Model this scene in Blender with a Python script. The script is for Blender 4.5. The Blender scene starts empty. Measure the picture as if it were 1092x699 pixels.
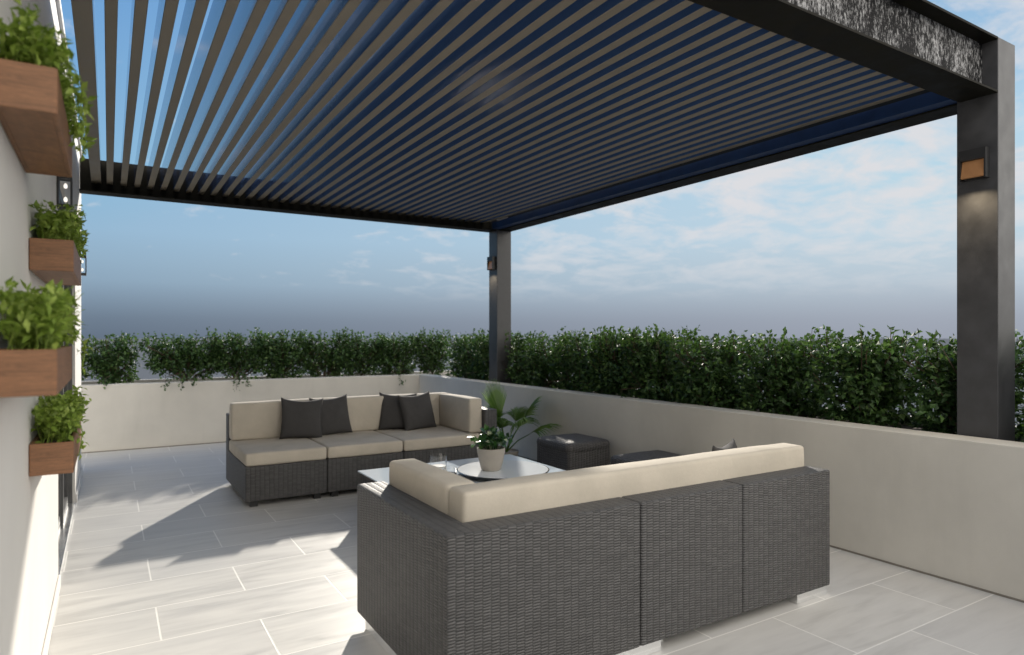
import bpy, bmesh, math, random
import numpy as np
from mathutils import Vector, Matrix, noise

random.seed(7); np.random.seed(7)
S = bpy.context.scene
COL = S.collection
R = math.radians

# ------------------------------------------------------------------ helpers
def link(o, parent=None):
    COL.objects.link(o)
    if parent: o.parent = parent
    return o

def tag(o, label=None, cat=None, group=None, kind=None):
    if label: o["label"] = label
    if cat: o["category"] = cat
    if group: o["group"] = group
    if kind: o["kind"] = kind
    return o

def thing(name, loc, label, cat, group=None, rz=0.0):
    o = bpy.data.objects.new(name, None)
    o.empty_display_size = 0.1
    o.location = loc; o.rotation_euler = (0, 0, rz)
    link(o)
    return tag(o, label, cat, group)

def from_bm(name, bm, mat, parent=None, smooth=False):
    me = bpy.data.meshes.new(name)
    bmesh.ops.recalc_face_normals(bm, faces=bm.faces)
    bm.to_mesh(me); bm.free()
    for m in (mat if isinstance(mat, (list, tuple)) else [mat]): me.materials.append(m)
    if smooth:
        for p in me.polygons: p.use_smooth = True
    return link(bpy.data.objects.new(name, me), parent)

def from_np(name, verts, faces, mat, parent=None, smooth=False):
    me = bpy.data.meshes.new(name)
    me.from_pydata([tuple(v) for v in verts], [], [tuple(f) for f in faces])
    me.materials.append(mat)
    if smooth:
        for p in me.polygons: p.use_smooth = True
    me.update()
    return link(bpy.data.objects.new(name, me), parent)

def add_box(bm, x0, x1, y0, y1, z0, z1, bevel=0.0, seg=2):
    vs = [bm.verts.new(p) for p in ((x0,y0,z0),(x1,y0,z0),(x1,y1,z0),(x0,y1,z0),(x0,y0,z1),(x1,y0,z1),(x1,y1,z1),(x0,y1,z1))]
    fs = [bm.faces.new([vs[i] for i in f]) for f in ((3,2,1,0),(4,5,6,7),(0,1,5,4),(1,2,6,5),(2,3,7,6),(3,0,4,7))]
    if bevel > 0:
        es = list({e for f in fs for e in f.edges})
        bmesh.ops.bevel(bm, geom=es, offset=bevel, segments=seg, profile=0.5, affect='EDGES')
    return vs

def box(name, d, mat, parent=None, bevel=0.0, seg=2, smooth=False):
    bm = bmesh.new(); add_box(bm, *d, bevel=bevel, seg=seg)
    return from_bm(name, bm, mat, parent, smooth)

def shade_auto(o, ang=40):
    me = o.data
    for p in me.polygons: p.use_smooth = True
    try: me.set_sharp_from_angle(angle=R(ang))
    except Exception: pass
    return o

def stepped(name, xs, ys, hs, z0, mat, parent, bevel=0.011, seg=3):
    """watertight stepped block: hs[i][j] is the height of cell i (x), j (y)"""
    zs = sorted({z0} | {h for r in hs for h in r})
    bm = bmesh.new(); cache = {}
    def V(x, y, z):
        k = (round(x,5), round(y,5), round(z,5))
        if k not in cache: cache[k] = bm.verts.new(k)
        return cache[k]
    nx, ny = len(xs)-1, len(ys)-1
    H = lambda i, j: hs[i][j] if 0 <= i < nx and 0 <= j < ny else z0
    for i in range(nx):
        for j in range(ny):
            a, b, c, d = xs[i], xs[i+1], ys[j], ys[j+1]
            h = hs[i][j]
            bm.faces.new([V(a,c,h), V(b,c,h), V(b,d,h), V(a,d,h)])
            bm.faces.new([V(a,d,z0), V(b,d,z0), V(b,c,z0), V(a,c,z0)])
            for (di, dj, p, q) in ((-1,0,(a,d),(a,c)), (1,0,(b,c),(b,d)), (0,-1,(a,c),(b,c)), (0,1,(b,d),(a,d))):
                lo = H(i+di, j+dj)
                lv = [z for z in zs if lo <= z <= h]
                for u, v in zip(lv[:-1], lv[1:]):
                    bm.faces.new([V(*p,u), V(*q,u), V(*q,v), V(*p,v)])
    bmesh.ops.dissolve_limit(bm, angle_limit=R(1), verts=bm.verts, edges=bm.edges)
    es = [e for e in bm.edges if len(e.link_faces) == 2 and e.calc_face_angle(0) > R(30)]
    bmesh.ops.bevel(bm, geom=es, offset=bevel, segments=seg, profile=0.5, affect='EDGES')
    return shade_auto(from_bm(name, bm, mat, parent), 50)

def tube_np(path, rad, n=6):
    """verts and faces of a tube along path with radii"""
    path = [Vector(p) for p in path]
    vs, fs = [], []
    for i, p in enumerate(path):
        t = (path[min(i+1, len(path)-1)] - path[max(i-1, 0)]).normalized()
        u = t.cross(Vector((0, 0, 1)) if abs(t.z) < 0.9 else Vector((1, 0, 0))).normalized()
        w = t.cross(u)
        r = rad[i] if hasattr(rad, '__len__') else rad
        for k in range(n):
            a = 2*math.pi*k/n
            vs.append(p + (u*math.cos(a) + w*math.sin(a))*r)
    for i in range(len(path)-1):
        for k in range(n):
            fs.append((i*n+k, i*n+(k+1) % n, (i+1)*n+(k+1) % n, (i+1)*n+k))
    return vs, fs

class Acc:
    def __init__(s): s.v = []; s.f = []
    def add(s, vs, fs):
        n = len(s.v); s.v += list(vs); s.f += [tuple(i+n for i in f) for f in fs]
    def build(s, name, mat, parent=None, smooth=True): return from_np(name, s.v, s.f, mat, parent, smooth)

def lathe(name, prof, mat, parent, n=40, cap_bottom=True, loc=(0,0,0)):
    vs, fs = [], []
    for (r, z) in prof:
        for k in range(n):
            a = 2*math.pi*k/n
            vs.append((loc[0]+r*math.cos(a), loc[1]+r*math.sin(a), loc[2]+z))
    for i in range(len(prof)-1):
        for k in range(n):
            fs.append((i*n+k, i*n+(k+1) % n, (i+1)*n+(k+1) % n, (i+1)*n+k))
    if cap_bottom: fs.append(tuple(range(n-1, -1, -1)))
    if prof[-1][0] > 1e-4 and cap_bottom == 'both':
        fs.append(tuple((len(prof)-1)*n+k for k in range(n)))
    return shade_auto(from_np(name, vs, fs, mat, parent), 35)

# ------------------------------------------------------------------ materials
class N:
    def __init__(s, name):
        s.m = bpy.data.materials.new(name); s.m.use_nodes = True
        s.t = s.m.node_tree; s.t.nodes.clear()
        s.out = s.t.nodes.new('ShaderNodeOutputMaterial')
        s.b = s.new('ShaderNodeBsdfPrincipled'); s.l(s.b, 0, s.out, 0)
    def new(s, t, **kw):
        n = s.t.nodes.new(t)
        for k, v in kw.items(): setattr(n, k, v)
        return n
    def l(s, a, i, b, j): s.t.links.new(a.outputs[i], b.inputs[j])
    def set(s, **kw):
        for k, v in kw.items():
            s.b.inputs[k.replace('_', ' ')].default_value = v
        return s
    def math(s, op, a, b=None, c=None, clamp=False):
        n = s.new('ShaderNodeMath', operation=op); n.use_clamp = clamp
        for i, x in enumerate((a, b, c)):
            if x is None: continue
            if isinstance(x, (int, float)): n.inputs[i].default_value = x
            else: s.t.links.new(x, n.inputs[i])
        return n.outputs[0]
    def noise(s, scale, detail=4, rough=0.55, vec=None, dist=0.0):
        n = s.new('ShaderNodeTexNoise')
        n.inputs['Scale'].default_value = scale; n.inputs['Detail'].default_value = detail
        n.inputs['Roughness'].default_value = rough; n.inputs['Distortion'].default_value = dist
        if vec is not None: s.t.links.new(vec, n.inputs['Vector'])
        return n
    def mapping(s, scale=(1,1,1), loc=(0,0,0), rot=(0,0,0), src=None):
        if src is None: src = s.new('ShaderNodeTexCoord').outputs['Object']
        m = s.new('ShaderNodeMapping')
        m.inputs['Scale'].default_value = scale; m.inputs['Location'].default_value = loc; m.inputs['Rotation'].default_value = rot
        s.t.links.new(src, m.inputs['Vector'])
        return m.outputs[0]
    def ramp(s, fac, stops):
        r = s.new('ShaderNodeValToRGB')
        e = r.color_ramp.elements
        while len(e) < len(stops): e.new(0.5)
        for el, (p, c) in zip(e, stops):
            el.position = p; el.color = (*c, 1) if len(c) == 3 else c
        s.t.links.new(fac, r.inputs[0]); return r.outputs[0]
    def mix(s, fac, a, b, mode='MIX'):
        n = s.new('ShaderNodeMix', data_type='RGBA', blend_type=mode)
        for i, x in ((0, fac), (6, a), (7, b)):
            if isinstance(x, (int, float)): n.inputs[i].default_value = x
            elif isinstance(x, tuple): n.inputs[i].default_value = (*x, 1) if len(x) == 3 else x
            else: s.t.links.new(x, n.inputs[i])
        return n.outputs[2]
    def bump(s, h, strength=0.3, dist=0.01):
        n = s.new('ShaderNodeBump'); n.inputs['Strength'].default_value = strength; n.inputs['Distance'].default_value = dist
        s.t.links.new(h, n.inputs['Height']); s.t.links.new(n.outputs[0], s.b.inputs['Normal']); return n
    def col(s, sock): s.t.links.new(sock, s.b.inputs['Base Color'])
    def rough(s, sock): s.t.links.new(sock, s.b.inputs['Roughness'])

def mat_plaster(name, base, var=0.085, rough=0.85):
    n = N(name).set(Roughness=rough)
    big = n.noise(1.3, 5, 0.6, n.mapping())
    a = tuple(c*(1-var) for c in base); b = tuple(min(1, c*(1+var)) for c in base)
    c = n.ramp(big.outputs[0], [(0.3, a), (0.7, b)])
    fine = n.noise(160, 3, 0.6, n.mapping())
    st = n.noise(5, 4, 0.6, n.mapping((1, 1, 0.18)))
    c2 = n.mix(n.math('MULTIPLY', n.ramp(st.outputs[0], [(0.52, (0,0,0)), (0.8, (1,1,1))]), 0.22), c, tuple(x*0.7 for x in base))
    n.col(c2)
    n.bump(n.math('ADD', fine.outputs[0], n.math('MULTIPLY', big.outputs[0], 0.5)), 0.18, 0.004)
    return n.m

def mat_tiles():
    n = N('stone_tile')
    v = n.mapping(loc=(-0.6925, -3.66, 0))
    def brick(mortar, smooth):
        b = n.new('ShaderNodeTexBrick')
        b.offset = 0.5; b.offset_frequency = 2; b.squash = 1; b.squash_frequency = 2
        n.t.links.new(v, b.inputs['Vector'])
        b.inputs['Scale'].default_value = 1.0
        b.inputs['Brick Width'].default_value = 0.938; b.inputs['Row Height'].default_value = 0.4667
        b.inputs['Mortar Size'].default_value = mortar; b.inputs['Mortar Smooth'].default_value = smooth
        b.inputs['Bias'].default_value = 0
        b.inputs['Color1'].default_value = (0,0,0,1); b.inputs['Color2'].default_value = (1,1,1,1); b.inputs['Mortar'].default_value = (0.5,0.5,0.5,1)
        return b
    b = brick(0.0045, 0.15)
    tone = b.outputs['Color']
    # streaky stone, each tile shifted
    sep = n.new('ShaderNodeSeparateColor'); n.t.links.new(tone, sep.inputs[0])
    cm = n.new('ShaderNodeCombineXYZ'); n.t.links.new(n.math('MULTIPLY', sep.outputs[0], 37.0), cm.inputs[2])
    add = n.new('ShaderNodeVectorMath', operation='ADD'); n.t.links.new(v, add.inputs[0]); n.t.links.new(cm.outputs[0], add.inputs[1])
    sv = n.mapping((1.1, 7.5, 1), src=add.outputs[0])
    streak = n.noise(1.6, 7, 0.62, sv, 0.6)
    cl = n.noise(2.3, 4, 0.5, add.outputs[0], 0.3)
    c = n.ramp(streak.outputs[0], [(0.28, (0.40,0.39,0.37)), (0.5, (0.54,0.53,0.505)), (0.72, (0.62,0.61,0.58))])
    c = n.mix(n.math('MULTIPLY', cl.outputs[0], 0.5), c, (0.58, 0.56, 0.53))
    c = n.mix(n.math('MULTIPLY', sep.outputs[0], 0.42), c, (0.48, 0.475, 0.47))
    c = n.mix(b.outputs['Fac'], c, (0.74, 0.725, 0.69))
    n.col(c)
    n.rough(n.ramp(streak.outputs[0], [(0.3, (0.36,)*3), (0.7, (0.5,)*3)]))
    hb = n.math('SUBTRACT', n.math('MULTIPLY', streak.outputs[0], 0.12), b.outputs['Fac'])
    n.bump(hb, 0.35, 0.003)
    return n.m

def mat_rattan(name, base, pc=0.05, pr=0.0185):
    n = N(name).set(Roughness=0.55)
    co = n.new('ShaderNodeTexCoord').outputs['Object']
    sp = n.new('ShaderNodeSeparateXYZ'); n.t.links.new(co, sp.inputs[0])
    gn = n.new('ShaderNodeSeparateXYZ'); n.t.links.new(n.new('ShaderNodeTexCoord').outputs['Normal'], gn.inputs[0])
    ax = n.math('GREATER_THAN', n.math('ABSOLUTE', gn.outputs[0]), 0.7)
    az = n.math('GREATER_THAN', n.math('ABSOLUTE', gn.outputs[2]), 0.7)
    def sel(f, a, b): return n.math('ADD', n.math('MULTIPLY', a, n.math('SUBTRACT', 1.0, f)), n.math('MULTIPLY', b, f))
    u = sel(ax, sp.outputs[0], sp.outputs[1])
    v = sel(az, sp.outputs[2], sp.outputs[1])
    wob = n.noise(9, 2, 0.5, co)
    v = n.math('ADD', v, n.math('MULTIPLY', n.math('SUBTRACT', wob.outputs[0], 0.5), 0.012))
    uc = n.math('DIVIDE', n.math('ADD', u, 50.0), pc)
    col = n.math('FLOOR', uc); fu = n.math('FRACT', uc)
    vc = n.math('ADD', n.math('DIVIDE', n.math('ADD', v, 50.0), pr), n.math('MULTIPLY', n.math('MODULO', col, 2.0), 0.5))
    row = n.math('FLOOR', vc); fv = n.math('FRACT', vc)
    def par(f, p):
        t = n.math('ABSOLUTE', n.math('SUBTRACT', n.math('MULTIPLY', f, 2.0), 1.0))
        return n.math('SUBTRACT', 1.0, n.math('POWER', t, p))
    h = n.math('MULTIPLY', par(fv, 2.2), n.math('ADD', 0.12, n.math('MULTIPLY', par(fu, 3.0), 0.88)))
    cell = n.new('ShaderNodeCombineXYZ'); n.t.links.new(col, cell.inputs[0]); n.t.links.new(row, cell.inputs[1])
    wn = n.new('ShaderNodeTexWhiteNoise'); n.t.links.new(cell.outputs[0], wn.inputs['Vector'])
    c = n.ramp(wn.outputs['Value'], [(0, tuple(x*0.84 for x in base)), (1, tuple(x*1.18 for x in base))])
    c = n.mix(n.ramp(h, [(0.06, (1,1,1)), (0.36, (0,0,0))]), c, tuple(x*0.28 for x in base))
    n.col(c)
    n.bump(h, 1.0, 0.0065)
    return n.m

def mat_fabric(name, base, rough=0.9, scale=420, var=0.08):
    n = N(name).set(Roughness=rough)
    n.b.inputs['Sheen Weight'].default_value = 0.03
    n.b.inputs['Specular IOR Level'].default_value = 0.2
    big = n.noise(5, 4, 0.55, n.mapping())
    c = n.ramp(big.outputs[0], [(0.3, tuple(x*(1-var) for x in base)), (0.7, tuple(x*(1+var) for x in base))])
    fx = n.noise(scale, 2, 0.5, n.mapping((1, 1, 0.25))); fz = n.noise(scale, 2, 0.5, n.mapping((0.25, 0.25, 1)))
    w = n.math('ADD', fx.outputs[0], fz.outputs[0])
    c = n.mix(n.ramp(n.math('MULTIPLY', w, 0.5), [(0.35, (0.16,)*3), (0.65, (0,)*3)]), c, tuple(x*0.55 for x in base))
    n.col(c)
    wr = n.noise(7, 3, 0.5, n.mapping(), 0.6)
    n.bump(n.math('ADD', n.math('MULTIPLY', w, 0.12), wr.outputs[0]), 0.35, 0.012)
    return n.m

def mat_metal(name, base, metallic, rough, var=0.25, spec=0.5):
    n = N(name).set(Metallic=metallic, Roughness=rough)
    n.b.inputs['Specular IOR Level'].default_value = spec
    a = n.noise(6, 4, 0.6, n.mapping())
    n.col(n.ramp(a.outputs[0], [(0.3, tuple(x*(1-var) for x in base)), (0.7, tuple(x*(1+var) for x in base))]))
    n.rough(n.ramp(a.outputs[0], [(0.3, (rough*0.8,)*3), (0.7, (min(1, rough*1.25),)*3)]))
    return n.m

def mat_streaked_steel():
    n = N('streaked_steel').set(Metallic=0.0, Roughness=0.6)
    a = n.noise(75, 6, 0.8, n.mapping((1, 1, 0.42)), 0.2)
    b = n.noise(7, 3, 0.6, n.mapping((1, 1, 0.3)))
    f = n.math('ADD', n.math('MULTIPLY', a.outputs[0], 0.8), n.math('MULTIPLY', b.outputs[0], 0.3))
    n.col(n.ramp(f, [(0.545, (0.006, 0.006, 0.007)), (0.585, (0.12, 0.12, 0.123)), (0.68, (0.40, 0.40, 0.41))]))
    n.bump(a.outputs[0], 0.4, 0.004)
    n.b.inputs['Specular IOR Level'].default_value = 0.08
    return n.m

def mat_wood(name, base):
    n = N(name).set(Roughness=0.55)
    v = n.mapping((1.0, 0.9, 9.0))
    w = n.noise(9, 6, 0.62, v, 1.2)
    fine = n.noise(60, 3, 0.6, n.mapping((1, 0.25, 6)))
    c = n.ramp(w.outputs[0], [(0.25, tuple(x*0.55 for x in base)), (0.5, base), (0.75, tuple(x*1.35 for x in base))])
    c = n.mix(n.ramp(fine.outputs[0], [(0.4, (0.3,)*3), (0.6, (0,)*3)]), c, tuple(x*0.5 for x in base))
    n.col(c); n.bump(w.outputs[0], 0.15, 0.004)
    return n.m

def mat_leaf(name, stops, trans=0.35, rough=0.45, tint=(0.25, 0.45, 0.05)):
    n = N(name).set(Roughness=rough)
    g = n.new('ShaderNodeNewGeometry')
    c = n.ramp(g.outputs['Random Per Island'], stops)
    n.col(c)
    tr = n.new('ShaderNodeBsdfTranslucent')
    n.t.links.new(n.mix(0.5, c, tint), tr.inputs[0])
    ms = n.new('ShaderNodeMixShader'); ms.inputs[0].default_value = trans
    n.l(n.b, 0, ms, 1); n.l(tr, 0, ms, 2); n.l(ms, 0, n.out, 0)
    return n.m

def mat_simple(name, base, rough=0.5, metallic=0.0, emit=None, es=0.0, var=0.1):
    n = N(name).set(Roughness=rough, Metallic=metallic)
    a = n.noise(8, 3, 0.6, n.mapping())
    n.col(n.ramp(a.outputs[0], [(0.3, tuple(x*(1-var) for x in base)), (0.7, tuple(x*(1+var) for x in base))]))
    if emit:
        n.b.inputs['Emission Color'].default_value = (*emit, 1); n.b.inputs['Emission Strength'].default_value = es
    return n.m

def mat_glass(name, tint=(1,1,1), rough=0.0, ior=1.45):
    n = N(name).set(Roughness=rough, IOR=ior)
    n.b.inputs['Transmission Weight'].default_value = 1.0
    n.b.inputs['Base Color'].default_value = (*tint, 1)
    return n.m

M = {}
M['wall'] = mat_plaster('parapet_plaster', (0.565, 0.537, 0.482))
M['house'] = mat_plaster('house_plaster', (0.72, 0.70, 0.67), 0.04)
M['tiles'] = mat_tiles()
M['rattan'] = mat_rattan('woven_rattan', (0.088, 0.086, 0.086), 0.040, 0.0125)
M['rattan2'] = mat_rattan('woven_rattan_stool', (0.075, 0.072, 0.072), 0.034, 0.017)
M['cushion'] = mat_fabric('beige_canvas', (0.49, 0.445, 0.375))
M['pillow'] = mat_fabric('charcoal_linen', (0.060, 0.058, 0.058), scale=300)
M['metal'] = mat_metal('dark_steel', (0.045, 0.045, 0.048), 0.0, 0.42)
M['louvre'] = mat_metal('louvre_sky_tint', (0.052, 0.098, 0.205), 0.0, 0.075, 0.04)  # fin sides: reflected sky blue put into the base colour
M['louvre'].node_tree.nodes['Principled BSDF'].inputs['IOR'].default_value = 1.62
M['louvre_under'] = mat_metal('louvre_floor_tint', (0.205, 0.178, 0.138), 0.0, 0.5, 0.12)  # same fins from below: brown of the floor's bounced light put into the colour
M['beam'] = mat_metal('beam_black_steel', (0.012, 0.011, 0.008), 0.0, 0.65, 0.5, 0.1)
M['gutter'] = mat_metal('gutter_blue_grey', (0.012, 0.032, 0.095), 0.0, 0.5, 0.2, 0.2)
M['steelweb'] = mat_streaked_steel()
M['black'] = mat_simple('black_paint', (0.015, 0.015, 0.016), 0.5)
M['wood'] = mat_wood('planter_wood', (0.245, 0.117, 0.056))
M['soil'] = mat_simple('soil', (0.05, 0.035, 0.024), 0.95, var=0.4)
M['hedge'] = mat_leaf('hedge_leaf', [(0.0, (0.014, 0.034, 0.009)), (0.55, (0.030, 0.076, 0.017)), (0.85, (0.060, 0.125, 0.028)), (1.0, (0.11, 0.18, 0.05))], 0.24, 0.58, (0.10, 0.20, 0.02))
M['twig'] = mat_simple('twig_bark', (0.07, 0.045, 0.03), 0.9, var=0.3)
M['herb'] = mat_leaf('herb_leaf', [(0.0, (0.14, 0.20, 0.022)), (0.5, (0.23, 0.34, 0.050)), (1.0, (0.35, 0.44, 0.09))], 0.35, 0.5, (0.25, 0.42, 0.05))
M['palm'] = mat_leaf('palm_leaf', [(0.0, (0.05, 0.11, 0.02)), (0.6, (0.085, 0.165, 0.030)), (1.0, (0.16, 0.24, 0.06))], 0.4, 0.4, (0.25, 0.4, 0.05))
M['pilea'] = mat_leaf('pot_plant_leaf', [(0.0, (0.012, 0.045, 0.012)), (0.84, (0.03, 0.09, 0.02)), (0.86, (0.30, 0.36, 0.22)), (1.0, (0.42, 0.46, 0.33))], 0.2, 0.35, (0.1, 0.2, 0.03))
M['concrete'] = mat_plaster('concrete_pot', (0.33, 0.305, 0.27), 0.35)
M['alu'] = mat_metal('brushed_aluminium', (0.93, 0.94, 0.95), 1.0, 0.22, 0.01)
M['tabletop'] = mat_simple('table_glass', (0.70, 0.79, 0.88), 0.04, 0.0, var=0.02)  # pale blue base stands in for sky reflected in the glass
M['tabletop'].node_tree.nodes['Principled BSDF'].inputs['Specular IOR Level'].default_value = 1.0
M['tabletop'].node_tree.nodes['Principled BSDF'].inputs['IOR'].default_value = 2.4
M['glass'] = mat_glass('clear_glass')
M['wax'] = mat_simple('white_wax', (0.8, 0.78, 0.72), 0.5, var=0.03)
M['tea'] = mat_simple('dark_drink', (0.035, 0.016, 0.010), 0.15, var=0.05)
M['doorglass'] = mat_simple('door_glass', (0.018, 0.019, 0.021), 0.06, var=0.05)
M['doorframe'] = mat_metal('door_frame_grey', (0.10, 0.10, 0.10), 0.0, 0.45)
M['amber'] = mat_simple('amber_lens', (0.22, 0.115, 0.055), 0.35, emit=(1.0, 0.45, 0.16), es=0.045, var=0.25)
M['bulb'] = mat_simple('lit_bulb', (0.9, 0.9, 0.85), 0.4, emit=(1.0, 0.93, 0.82), es=0.6, var=0.02)
M['ground'] = mat_simple('far_ground', (0.105, 0.115, 0.13), 1.0, var=0.25)
M['ground'].node_tree.nodes['Principled BSDF'].inputs['Specular IOR Level'].default_value = 0.0
M['render_trough'] = mat_plaster('trough_plaster', (0.42, 0.40, 0.37))

# ------------------------------------------------------------------ setting
WX, WY, WZ = 4.42, 10.09, 0.878       # parapet inner faces and height
HX = -0.26                            # house wall face

bm = bmesh.new()
vs = [bm.verts.new(p) for p in ((-6, -6, 0), (WX+0.02, -6, 0), (WX+0.02, WY+0.02, 0), (-6, WY+0.02, 0))]
bm.faces.new(vs)
tag(from_bm('floor', bm, M['tiles']), kind='structure')

bm = bmesh.new()
vs = [bm.verts.new((x*6000, y*6000, -9.0)) for x, y in ((-1,-1),(1,-1),(1,1),(-1,1))]
bm.faces.new(vs)
tag(from_bm('ground', bm, M['ground']), kind='structure')

box_ = box('roof_slab', (-6, WX+1.3, -6, WY+1.3, -0.5, -0.006), M['render_trough']); tag(box_, kind='structure')

# parapet walls
w = thing('parapet_wall', (WX, 0, 0), 'low rendered parapet wall along the right side of the terrace', 'wall')
box('wall_body', (0, 0.215, -6, WY, 0, WZ), M['wall'], w, 0.006)
M['shade_strip'] = mat_simple('base_shade_strip', (0.20, 0.18, 0.15), 0.9)  # dark strip stands in for the shadow gap at the wall foot
box('base_shade_strip', (-0.006, -0.0005, -6, WY-0.008, 0.001, 0.012), M['shade_strip'], w)
w = thing('parapet_wall', (0, WY, 0), 'low rendered parapet wall at the far end behind the long sofa', 'wall')
box('wall_body', (-6, WX+0.215, 0.003, 0.215, 0, WZ-0.002), M['wall'], w, 0.006)

box('base_shade_strip', (-6, WX-0.008, -0.006, 0.0025, 0.001, 0.012), M['shade_strip'], w)

# planting troughs behind the parapets
t = thing('planting_trough', (WX+0.217, 0, 0), 'planting trough behind the right parapet holding the hedge', 'planter')
bm = bmesh.new(); add_box(bm, 0.80, 0.90, -6, WY, 0, 0.87); from_bm('outer_wall', bm, M['render_trough'], t)
box('soil_bed', (0.0, 0.798, -6, WY, 0, 0.80), M['soil'], t)
t = thing('planting_trough', (0, WY+0.217, 0), 'planting trough behind the far parapet holding the bushes', 'planter')
bm = bmesh.new(); add_box(bm, -6, WX+1.12, 0.80, 0.90, 0, 0.87); from_bm('outer_wall', bm, M['render_trough'], t)
box('soil_bed', (-6, WX+1.0, 0.0, 0.798, 0, 0.80), M['soil'], t)

# house wall with a sliding door
hw = thing('house_wall', (HX, 0, 0), 'tall off white rendered house wall on the left with planters', 'wall')
WT = 3.42
DY0, DY1, DH = 4.78, 7.10, 2.50
bm = bmesh.new()
add_box(bm, -0.30, 0, -5, DY0, 0, WT)
add_box(bm, -0.30, 0, DY1, 8.62, 0, WT)
add_box(bm, -0.30, 0, DY0, DY1, DH, WT)
from_bm('wall_body', bm, M['house'], hw)
bm = bmesh.new()
add_box(bm, 0.0015, 0.014, -5, DY0-0.02, 0.003, 0.075, 0.003, 1)
add_box(bm, 0.0015, 0.014, DY1+0.02, 8.60, 0.003, 0.075, 0.003, 1)
from_bm('skirting', bm, M['house'], hw)
box('coping', (-0.32, 0.02, -5, 8.64, WT+0.002, WT+0.05), M['house'], hw, 0.004)

d = thing('sliding_door', (HX-0.02, DY0, 0), 'dark framed glazed sliding door in the white house wall', 'door')
DL = DY1-DY0
bm = bmesh.new()
add_box(bm, -0.10, 0.0, 0.0, 0.06, 0.02, DH-0.002); add_box(bm, -0.10, 0.0, DL-0.06, DL, 0.02, DH-0.002)
add_box(bm, -0.10, 0.0, 0.062, DL-0.062, DH-0.062, DH-0.002)
from_bm('door_frame', bm, M['doorframe'], d)
box('threshold', (-0.14, 0.018, 0.0, DL, 0.002, 0.018), M['alu'], d)
for i in range(3):
    a = 0.064+i*(DL-0.128)/3; b = a+(DL-0.128)/3-0.004
    bm = bmesh.new()
    xo = -0.03-0.02*(i % 2)
    add_box(bm, xo-0.03, xo, a, a+0.05, 0.022, DH-0.066); add_box(bm, xo-0.03, xo, b-0.05, b, 0.022, DH-0.066)
    add_box(bm, xo-0.03, xo, a+0.051, b-0.051, 0.022, 0.09); add_box(bm, xo-0.03, xo, a+0.051, b-0.051, DH-0.13, DH-0.066)
    p = from_bm('door_panel', bm, M['doorframe'], d)
    box('pane', (xo-0.022, xo-0.012, a+0.051, b-0.051, 0.091, DH-0.131), M['doorglass'], p)

# ------------------------------------------------------------------ pergola
P0, P1 = 4.65, 4.88
NY0, NY1, FY0, FY1 = 1.865, 2.095, 7.92, 8.15
BZ, TZ = 3.0, 3.34
pg = thing('louvred_pergola', (P0, NY0, 0), 'dark steel pergola with a roof of long glossy louvre fins over the seating', 'pergola')
pl = lambda x0, x1, y0, y1, z0, z1: (x0-P0, x1-P0, y0-NY0, y1-NY0, z0, z1)
box('post', pl(P0, P1, NY0, NY1, 0.80, TZ), M['metal'], pg, 0.004)
box('post', pl(P0, P1, FY0, FY1, 0.80, TZ-0.004), M['metal'], pg, 0.004)
# rear beam (channel)
bm = bmesh.new()
add_box(bm, *pl(HX+0.003, P0-0.002, FY1-0.05, FY1, BZ+0.013, TZ+0.02))
add_box(bm, *pl(HX+0.003, P0-0.002, FY0+0.03, FY1, BZ, BZ+0.012))
from_bm('rear_beam', bm, M['beam'], pg)
# front I beam
bm = bmesh.new()
add_box(bm, *pl(HX+0.003, P0-0.002, NY0, NY1-0.02, BZ, BZ+0.012))
add_box(bm, *pl(HX+0.003, P0-0.002, NY0, NY1-0.02, TZ-0.014, TZ))
from_bm('front_beam', bm, M['beam'], pg)
box('beam_web', pl(HX+0.003, P0-0.002, NY0+0.085, NY0+0.10, BZ+0.0125, TZ-0.0145), M['steelweb'], pg)
# right beam
bm = bmesh.new()
add_box(bm, *pl(P1-0.05, P1, NY1+0.002, FY0-0.002, BZ+0.0125, TZ))
add_box(bm, *pl(P0+0.03, P1, NY1+0.002, FY0-0.002, BZ, BZ+0.012))
from_bm('side_beam', bm, M['beam'], pg)
box('gutter', pl(P0-0.075, P1-0.052, NY1+0.002, FY0-0.002, BZ+0.0135, BZ+0.10), M['gutter'], pg)
# louvre fins
lou = []
xs = [-0.155] + [-0.115+0.125*i for i in range(1, 38)]
mesh_l = None
for i, x in enumerate(xs):
    wd = 0.088 if i == 0 else 0.057
    if i == 0 or mesh_l is None:
        bm = bmesh.new(); add_box(bm, -wd/2, wd/2, 0, (FY1-0.052)-(NY1+0.002), 0, 0.215, 0.004, 1)
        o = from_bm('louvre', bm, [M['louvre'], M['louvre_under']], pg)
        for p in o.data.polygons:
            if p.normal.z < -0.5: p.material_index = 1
        if i > 0: mesh_l = o.data
    else:
        o = link(bpy.data.objects.new('louvre', mesh_l), pg)
    o.location = (x-P0+(0.044 if i == 0 else 0), NY1+0.002-NY0, 3.11)

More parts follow.
